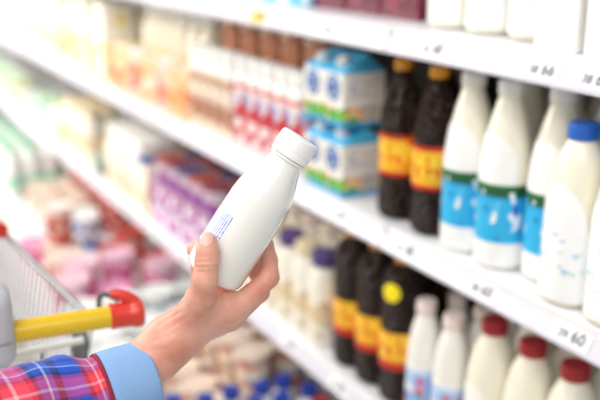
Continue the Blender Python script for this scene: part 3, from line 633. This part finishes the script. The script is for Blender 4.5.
put('neck_ring', lathe('neck_ring', sc([(17, 139.5), (19, 140), (19.4, 141.2), (19, 142.4), (17, 143)]), GLOSSW, 60), held)
LABM, nt_, b_ = new_mat('small_print_label')
_tc = nt_.nodes.new('ShaderNodeTexCoord')
_sp = nt_.nodes.new('ShaderNodeSeparateXYZ'); nt_.links.new(_tc.outputs['UV'], _sp.inputs[0])
def mth(op, a, b=None):
    m = nt_.nodes.new('ShaderNodeMath'); m.operation = op
    for k, v in enumerate((a, b)):
        if v is None: continue
        if isinstance(v, (int, float)): m.inputs[k].default_value = v
        else: nt_.links.new(v, m.inputs[k])
    return m.outputs[0]
rows_ = mth('MULTIPLY', _sp.outputs['X'], 15); line = mth('GREATER_THAN', mth('FRACT', rows_), .5)
cx_ = nt_.nodes.new('ShaderNodeCombineXYZ'); nt_.links.new(mth('FLOOR', rows_), cx_.inputs[0]); nt_.links.new(mth('MULTIPLY', _sp.outputs['Y'], 26), cx_.inputs[1])
nz_ = nt_.nodes.new('ShaderNodeTexNoise'); nz_.inputs['Scale'].default_value = 1.1; nt_.links.new(cx_.outputs[0], nz_.inputs['Vector'])
blank = mth('LESS_THAN', mth('ADD', mth('POWER', mth('MULTIPLY', mth('SUBTRACT', _sp.outputs['X'], .55), 9.0), 2), mth('POWER', mth('MULTIPLY', mth('SUBTRACT', _sp.outputs['Y'], .4), 5.5), 2)), 1)
ink = mth('MULTIPLY', mth('MULTIPLY', line, mth('GREATER_THAN', nz_.outputs['Fac'], .46)), mth('SUBTRACT', 1, blank))
mx_ = nt_.nodes.new('ShaderNodeMixRGB'); mx_.inputs[1].default_value = hexc('E8ECFA'); mx_.inputs[2].default_value = hexc('7C90D4'); nt_.links.new(ink, mx_.inputs[0])
nt_.links.new(mx_.outputs[0], b_.inputs['Base Color']); b_.inputs['Roughness'].default_value = .3
def held_label():
    # patch on the left flank of the body, angles about the bottle's own axis
    inv = bq.to_3x3().inverted()
    left = (inv @ (HM.to_3x3() @ Vector((-.84, -.54, 0)))).normalized(); near = (inv @ (HM.to_3x3() @ Vector((0, 0, -1)))).normalized()
    a_left = math.atan2(left.y, left.x); a_near = math.atan2(near.y, near.x)
    d = (a_near-a_left+math.pi) % (2*math.pi)-math.pi
    V, Fc, UV = [], [], []; nu, nv = 16, 6
    for j in range(nv+1):
        for i in range(nu+1):
            a = a_left+d*(-.35+1.06*i/nu); z = 38+29*j/nv; r = 31.25
            V.append((r*math.cos(a)*UN, r*math.sin(a)*UN, z*UN)); UV.append((i/nu, j/nv))
    for j in range(nv):
        for i in range(nu): Fc.append((j*(nu+1)+i, j*(nu+1)+i+1, (j+1)*(nu+1)+i+1, (j+1)*(nu+1)+i))
    me = mesh_from('printed_label', V, Fc, LABM)
    ul = me.uv_layers.new(name='uv')
    for l in me.loops: ul.data[l.index].uv = UV[l.vertex_index]
    return me
put('printed_label', held_label(), held)

# ---------------------------------------------------------------- the person's arm and hand: one continuous surface
def smin(a, b, k):
    h = np.clip(.5+.5*(b-a)/k, 0, 1); return b+(a-b)*h-k*h*(1-h)
def capsule(P, a, b, ra, rb):
    a = np.array(a, np.float32); b = np.array(b, np.float32); d = b-a
    t = np.clip(((P-a) @ d)/max(float(d @ d), 1e-6), 0, 1)
    return np.linalg.norm(P-a-t[..., None]*d, axis=-1)-(ra+(rb-ra)*t)
def chain(P, pts, k=3):
    d = None
    for (p, r), (q, s) in zip(pts, pts[1:]):
        c = capsule(P, p, q, r, s); d = c if d is None else smin(d, c, k)
    return d
J = lambda px, py, dz: np.array((px-250, 210-py, dz), np.float32)
thumb = [(J(186, 322, 2), 17), (J(203, 295, -24), 13.8), (J(209, 276, -37.5), 12.0), (J(211, 260, -40.5), 10.8), (J(211.5, 250, -39), 10.8), (J(211, 241, -35.5), 9.9)]
index = [(J(233, 309, 4), 13.5), (J(253, 294, 4), 10.8), (J(269.5, 278, 8), 9.6), (J(268, 262, 24), 9.0), (J(264, 247, 36), 8.4), (J(254, 236, 42), 7.6)]
middle = [(J(228, 320, 24), 13.5), (J(258, 296, 36), 10.2), (J(259, 282, 44), 9.6), (J(245, 264, 49), 8.8), (J(224, 250, 47), 7.8)]
ring = [(J(214, 328, 38), 13), (J(226, 306, 50), 10), (J(214, 286, 50), 9.2), (J(199, 268, 42), 8.4), (J(190, 251, 32), 7.6)]
little = [(J(200, 330, 46), 11.5), (J(204, 312, 56), 9), (J(198, 292, 54), 8.2), (J(193.5, 280, 46), 7.6), (J(192, 270, 40), 7.0)]
CREASE = [(202, 259, 219, 258, 1.0, 1.3), (201, 263.5, 220, 262.5, 1.1, 1.3), (203, 268, 218, 267, .7, 1.2), (204, 254, 217, 253.5, .5, 1.1),
          (160, 324, 184, 309, 1.0, 1.5), (164, 331, 192, 313, .8, 1.6), (172, 311, 186, 300, .8, 1.4), (155, 338, 176, 331, .7, 1.6), (150, 347, 170, 345, .6, 1.6),
          (222, 291, 227, 304, 1.0, 1.8), (272, 270, 279, 276, .7, 1.3), (271, 276, 279, 281, .7, 1.3), (246, 299, 252, 306, .4, 1.8), (196, 301, 214, 306, .5, 1.8)]
def hand_sdf(P):
    d = chain(P, [(J(70, 404, -36), 27), (J(112, 384, -15), 26), (J(154, 358, 2), 25), (J(170, 340, 6), 24)], 8)
    d = smin(d, chain(P, [(J(168, 342, 6), 23), (J(196, 318, 6), 19), (J(231, 310, 6), 14)]), 12)
    d = smin(d, chain(P, [(J(170, 344, 14), 22), (J(200, 326, 22), 19), (J(227, 320, 24), 14)]), 12)
    d = smin(d, chain(P, [(J(168, 344, 20), 21), (J(195, 328, 34), 17), (J(213, 327, 38), 13)]), 12)
    d = smin(d, chain(P, [(J(166, 344, 24), 20), (J(188, 330, 42), 15), (J(200, 329, 46), 12)]), 12)
    # web between thumb and index
    d = smin(d, capsule(P, J(202, 300, -12), J(228, 304, 0), 9, 10), 10)
    f = None
    for c in (index, middle, ring, little):
        q = chain(P, c); f = q if f is None else smin(f, q, 1.2)
    d = smin(d, f, 7)
    d = smin(d, chain(P, thumb, 4), 9)
    # skin creases on the near side: thumb joint, thenar, wrist, web, index joint
    zf = 1/(1+np.exp((P[..., 2]-14)/3))
    for (x0, y0, x1, y1, dep, wd) in CREASE:
        a = np.array((x0-250, 210-y0), np.float32); b = np.array((x1-250, 210-y1), np.float32); q = P[..., :2]; v = b-a
        t = np.clip(((q-a) @ v)/float(v @ v), 0, 1); dd = ((q-a-t[..., None]*v)**2).sum(-1)
        d = d+dep*np.exp(-dd/(wd*wd))*zf
    # seat of the held bottle: skin presses flush against it
    Bv = np.array(B0, np.float32); A = np.array(ax, np.float32)
    t = (P-Bv) @ A; rr = np.linalg.norm(P-Bv-t[..., None]*A, axis=-1)
    qx = rr-(RB+.1-4); qy = np.abs(t-BL/2)-(BL/2-4)
    bt = np.minimum(np.maximum(qx, qy), 0)+np.sqrt(np.maximum(qx, 0)**2+np.maximum(qy, 0)**2)-4
    return np.maximum(d, -bt)
def surface_nets(fn, lo, hi, h):
    n = [int((hi[i]-lo[i])/h)+1 for i in range(3)]
    xs = [lo[i]+h*np.arange(n[i], dtype=np.float32) for i in range(3)]
    D = np.empty(n, np.float32)
    for i in range(0, n[0], 16):
        g = np.stack(np.meshgrid(xs[0][i:i+16], xs[1], xs[2], indexing='ij'), -1); D[i:i+16] = fn(g)
    s = D < 0
    cs = [(a, b, c) for a in (0, 1) for b in (0, 1) for c in (0, 1)]
    sl = lambda o: tuple(slice(o[i], n[i]-1+o[i]) for i in range(3))
    cnt = sum(s[sl(o)].astype(np.int8) for o in cs); act = (cnt > 0) & (cnt < 8)
    idx = -np.ones(act.shape, np.int64); cells = np.argwhere(act); idx[act] = np.arange(len(cells))
    acc = np.zeros((len(cells), 3)); num = np.zeros(len(cells))
    for a in cs:
        for ax_ in range(3):
            if a[ax_]: continue
            b = list(a); b[ax_] = 1
            da = D[tuple((cells+a).T)]; db = D[tuple((cells+b).T)]
            m = (da < 0) != (db < 0); t = np.where(m, da/np.where(m, da-db, 1), 0)
            p = np.array(a, float)[None]+np.zeros((len(cells), 3)); p[:, ax_] = t
            acc[m] += p[m]; num[m] += 1
    V = (cells+acc/num[:, None])*h+np.array(lo)
    Fc = []
    for a in range(3):
        u, v = (a+1) % 3, (a+2) % 3
        sa = [slice(1, m-1) for m in n]; sa[a] = slice(0, n[a]-1); sb = list(sa); sb[a] = slice(1, n[a])
        A_, B_ = s[tuple(sa)], s[tuple(sb)]
        for flip in (0, 1):
            e = np.argwhere((A_ & ~B_) if not flip else (~A_ & B_))
            off = np.ones(3, int); off[a] = 0; e = e+off
            du = np.zeros(3, int); du[u] = 1; dv = np.zeros(3, int); dv[v] = 1
            q = [idx[tuple((e-du-dv).T)], idx[tuple((e-dv).T)], idx[tuple(e.T)], idx[tuple((e-du).T)]]
            q = np.stack(q if not flip else q[::-1], 1); Fc += q.tolist()
    return V, Fc
SKIN, nt_, b_ = new_mat('skin')
_tc = nt_.nodes.new('ShaderNodeTexCoord')
_n = nt_.nodes.new('ShaderNodeTexNoise'); _n.inputs['Scale'].default_value = 28; _n.inputs['Detail'].default_value = 4; nt_.links.new(_tc.outputs['Object'], _n.inputs['Vector'])
_r = ramp(nt_, [(.3, 'D58E7A'), (.5, 'E3A691'), (.7, 'ECB9A5')], 'LINEAR'); nt_.links.new(_n.outputs['Fac'], _r.inputs[0])
nt_.links.new(_r.outputs[0], b_.inputs['Base Color'])
b_.inputs['Roughness'].default_value = .42; b_.inputs['Subsurface Weight'].default_value = .25; b_.inputs['Subsurface Radius'].default_value = (.004, .0016, .0008); b_.inputs['Subsurface Scale'].default_value = 1
_n2 = nt_.nodes.new('ShaderNodeTexVoronoi'); _n2.inputs['Scale'].default_value = 900; nt_.links.new(_tc.outputs['Object'], _n2.inputs['Vector'])
_n3 = nt_.nodes.new('ShaderNodeTexNoise'); _n3.inputs['Scale'].default_value = 160; _n3.inputs['Detail'].default_value = 5; nt_.links.new(_tc.outputs['Object'], _n3.inputs['Vector'])
_ad = nt_.nodes.new('ShaderNodeMath'); _ad.operation = 'ADD'; nt_.links.new(_n2.outputs['Distance'], _ad.inputs[0]); nt_.links.new(_n3.outputs['Fac'], _ad.inputs[1])
_bp = nt_.nodes.new('ShaderNodeBump'); _bp.inputs['Strength'].default_value = .25; _bp.inputs['Distance'].default_value = .0008; nt_.links.new(_ad.outputs[0], _bp.inputs['Height']); nt_.links.new(_bp.outputs[0], b_.inputs['Normal'])
V, Fc = surface_nets(hand_sdf, (-150, -170, -58), (40, -15, 78), 1.35)
PO = HM @ Vector((-160, -205, -40))
person = empty('person', PO); tag(person, 'arm in plaid sleeve and denim cuff, hand gripping the white bottle', 'person')
def to_person(vs): return [HM @ Vector(v)-PO for v in vs]
bm_ = mesh_from('arm_and_hand', to_person(V), Fc, SKIN)
b2 = bmesh.new(); b2.from_mesh(bm_); bmesh.ops.recalc_face_normals(b2, faces=b2.faces[:]); bmesh.ops.smooth_vert(b2, verts=b2.verts[:], factor=.4, use_axis_x=True, use_axis_y=True, use_axis_z=True); b2.to_mesh(bm_); b2.free()
bm_.polygons.foreach_set('use_smooth', [True]*len(bm_.polygons))
body = put('arm_and_hand', bm_, person)
# thumb nail: a thin plate laid on the thumb tip
from mathutils.bvhtree import BVHTree
tree = BVHTree.FromPolygons([Vector(v) for v in V], Fc)
def nail_plate(cx, cy, wx, hy, lift):
    V2, F2 = [], []; nu, nv = 14, 14
    for j in range(nv+1):
        v = -1+2*j/nv; ww = wx*(1-abs(v)**3.2)**(1/2.6) if abs(v) < .999 else wx*.2
        for i in range(nu+1):
            u = -1+2*i/nu; x, y = cx+ww*u+.04*v*hy, cy+v*hy
            h = tree.ray_cast(Vector((x, y, -90)), Vector((0, 0, 1)))[0]
            z = h.z if h is not None else -36
            V2.append((x, y, z-lift*(.5+.5*v)-.35+.5*u*u*u*u))
    for j in range(nv):
        for i in range(nu): F2.append((j*(nu+1)+i, j*(nu+1)+i+1, (j+1)*(nu+1)+i+1, (j+1)*(nu+1)+i))
    return V2, F2
NAIL = plain('fingernail', 'E9BBAC', .3, coat=.2)
nv_, nf_ = nail_plate(211-250, 210-237.0, 6.3, 6.4, .9)
put('thumb_nail', mesh_from('thumb_nail', to_person(nv_), nf_, NAIL), body)

# sleeve: plaid cloth tube with folds, and a turned-back denim cuff
def loft(rings, n, fold, closed_lip=None):
    """rings: (centre, radius_a, radius_b); returns verts, faces, uvs. fold(u, ang) adds to the radius."""
    V, Fc, UV = [], [], []
    C = [Vector(r[0]) for r in rings]; L = 0
    for i, (c, ra, rb) in enumerate(rings):
        t = (C[min(i+1, len(C)-1)]-C[max(i-1, 0)]).normalized()
        a = Vector((0, 0, 1)); a = (a-t*a.dot(t)).normalized(); b = t.cross(a)
        if i: L += (C[i]-C[i-1]).length
        for k in range(n+1):
            q = 2*math.pi*k/n; f = fold(L, q % (2*math.pi))
            V.append(C[i]+a*math.cos(q)*(ra+f)+b*math.sin(q)*(rb+f)); UV.append((L/100+.35*k/n, k/n))
    for i in range(len(rings)-1):
        for k in range(n): Fc.append((i*(n+1)+k, i*(n+1)+k+1, (i+1)*(n+1)+k+1, (i+1)*(n+1)+k))
    return V, Fc, UV
def uvmesh(name, V, Fc, UV, mat):
    me = mesh_from(name, to_person(V), Fc, mat); ul = me.uv_layers.new(name='uv')
    uvs = [c for l in me.loops for c in UV[l.vertex_index]]; ul.data.foreach_set('uv', uvs)
    return me
PLAID, nt_, b_ = new_mat('plaid_cloth')
_tc = nt_.nodes.new('ShaderNodeTexCoord'); _sp = nt_.nodes.new('ShaderNodeSeparateXYZ'); nt_.links.new(_tc.outputs['UV'], _sp.inputs[0])
def stripes(sock, reps, stops, shift=0):
    m = nt_.nodes.new('ShaderNodeMath'); m.operation = 'MULTIPLY_ADD'; m.inputs[1].default_value = reps; m.inputs[2].default_value = shift; nt_.links.new(sock, m.inputs[0])
    f = nt_.nodes.new('ShaderNodeMath'); f.operation = 'FRACT'; nt_.links.new(m.outputs[0], f.inputs[0])
    r = ramp(nt_, stops); nt_.links.new(f.outputs[0], r.inputs[0]); return r.outputs[0]
st = [(0, '0F4FC4'), (.24, '101F66'), (.34, '1A58C8'), (.42, 'A9BEE8'), (.45, '1848AC'), (.55, '141F5C'), (.60, 'C01E3C'), (.66, 'EC4458'), (.80, 'F6B4C0'), (.84, 'E83E52'), (.95, '9C1E3C')]
s1 = stripes(_sp.outputs['X'], 1.25, st, .22); s2 = stripes(_sp.outputs['Y'], 4, st, .1)
_mx = nt_.nodes.new('ShaderNodeMixRGB'); _mx.inputs[0].default_value = .45; nt_.links.new(s1, _mx.inputs[1]); nt_.links.new(s2, _mx.inputs[2])
nt_.links.new(_mx.outputs[0], b_.inputs['Base Color']); b_.inputs['Roughness'].default_value = .85
b_.inputs['Sheen Weight'].default_value = .2
def bump_weave(nt, b, sc_):
    t = nt.nodes.new('ShaderNodeTexCoord'); n = nt.nodes.new('ShaderNodeTexNoise'); n.inputs['Scale'].default_value = sc_; nt.links.new(t.outputs['Object'], n.inputs['Vector'])
    p = nt.nodes.new('ShaderNodeBump'); p.inputs['Strength'].default_value = .3; p.inputs['Distance'].default_value = .001; nt.links.new(n.outputs['Fac'], p.inputs['Height']); nt.links.new(p.outputs[0], b.inputs['Normal'])
bump_weave(nt_, b_, 500)
def folds(L, q):
    return 2.2*math.sin(L*.085+2.0*math.sin(q*1.0+.6)+.5)*min(1, L/40)+1.3*math.sin(L*.17+q*2+1)*min(1, L/60)
path = [(Vector((-120, -171, -9)), 32), (Vector((-134, -175, -15)), 34), (Vector((-150, -179, -22)), 36.5), (Vector((-165, -181, -30)), 38.5), (Vector((-190, -184, -42)), 41), (Vector((-232, -191, -66)), 44), (Vector((-310, -207, -110)), 49), (Vector((-400, -228, -165)), 56), (Vector((-480, -215, -230)), 63)]
rings = []
for c in spline([(p.x, p.y, p.z, r) for p, r in path], 9): rings.append((c[:3], c[3], c[3]*1.02))
V, Fc, UV = loft(rings, 72, folds)
sl_ = put('sleeve', uvmesh('sleeve', V, Fc, UV, PLAID), person); sl_['label'] = 'red, blue and white plaid sleeve'
DENIM, nt_, b_ = new_mat('light_blue_denim')
_tc = nt_.nodes.new('ShaderNodeTexCoord'); _mp = nt_.nodes.new('ShaderNodeMapping'); _mp.inputs['Scale'].default_value = (40, 400, 1); nt_.links.new(_tc.outputs['UV'], _mp.inputs[0])
_n = nt_.nodes.new('ShaderNodeTexNoise'); _n.inputs['Scale'].default_value = 2; _n.inputs['Detail'].default_value = 4; nt_.links.new(_mp.outputs[0], _n.inputs['Vector'])
_r = ramp(nt_, [(.3, '6A94CC'), (.5, '84ACDC'), (.7, 'AAC8EA')], 'LINEAR'); nt_.links.new(_n.outputs['Fac'], _r.inputs[0]); nt_.links.new(_r.outputs[0], b_.inputs['Base Color']); b_.inputs['Roughness'].default_value = .9
bump_weave(nt_, b_, 700)
cdir = Vector((41, 12, 20)).normalized()
c0 = Vector((-139.5, -177.5, -18))
crings = []
for t, r in ((0, 35.5), (-.5, 38), (1, 39.3), (6, 39.4), (16, 39), (28, 38.2), (38, 37.5), (44, 37.2), (45.6, 36.4), (45.9, 35.2), (44.5, 34.4), (34, 34.4), (16, 34.6), (4, 35)):
    crings.append((c0+cdir*t, r*.96, r))
V, Fc, UV = loft(crings, 72, lambda L, q: .5*math.sin(3*q+.4)+.3*math.sin(5*q))
cf = put('cuff', uvmesh('cuff', V, Fc, UV, DENIM), person); cf['label'] = 'light blue denim cuff'
V, Fc, UV = loft([(c0+cdir*t, r*.96, r) for t, r in ((-4.5, 37.2), (-4, 38.6), (-2.5, 39.2), (-.6, 38.8), (-.2, 37.6))], 72, lambda L, q: .5*math.sin(3*q+.4)+.3*math.sin(5*q))
put('piping', uvmesh('piping', V, Fc, UV, plain('dark_red_piping', '8C1F3A', .8)), cf)
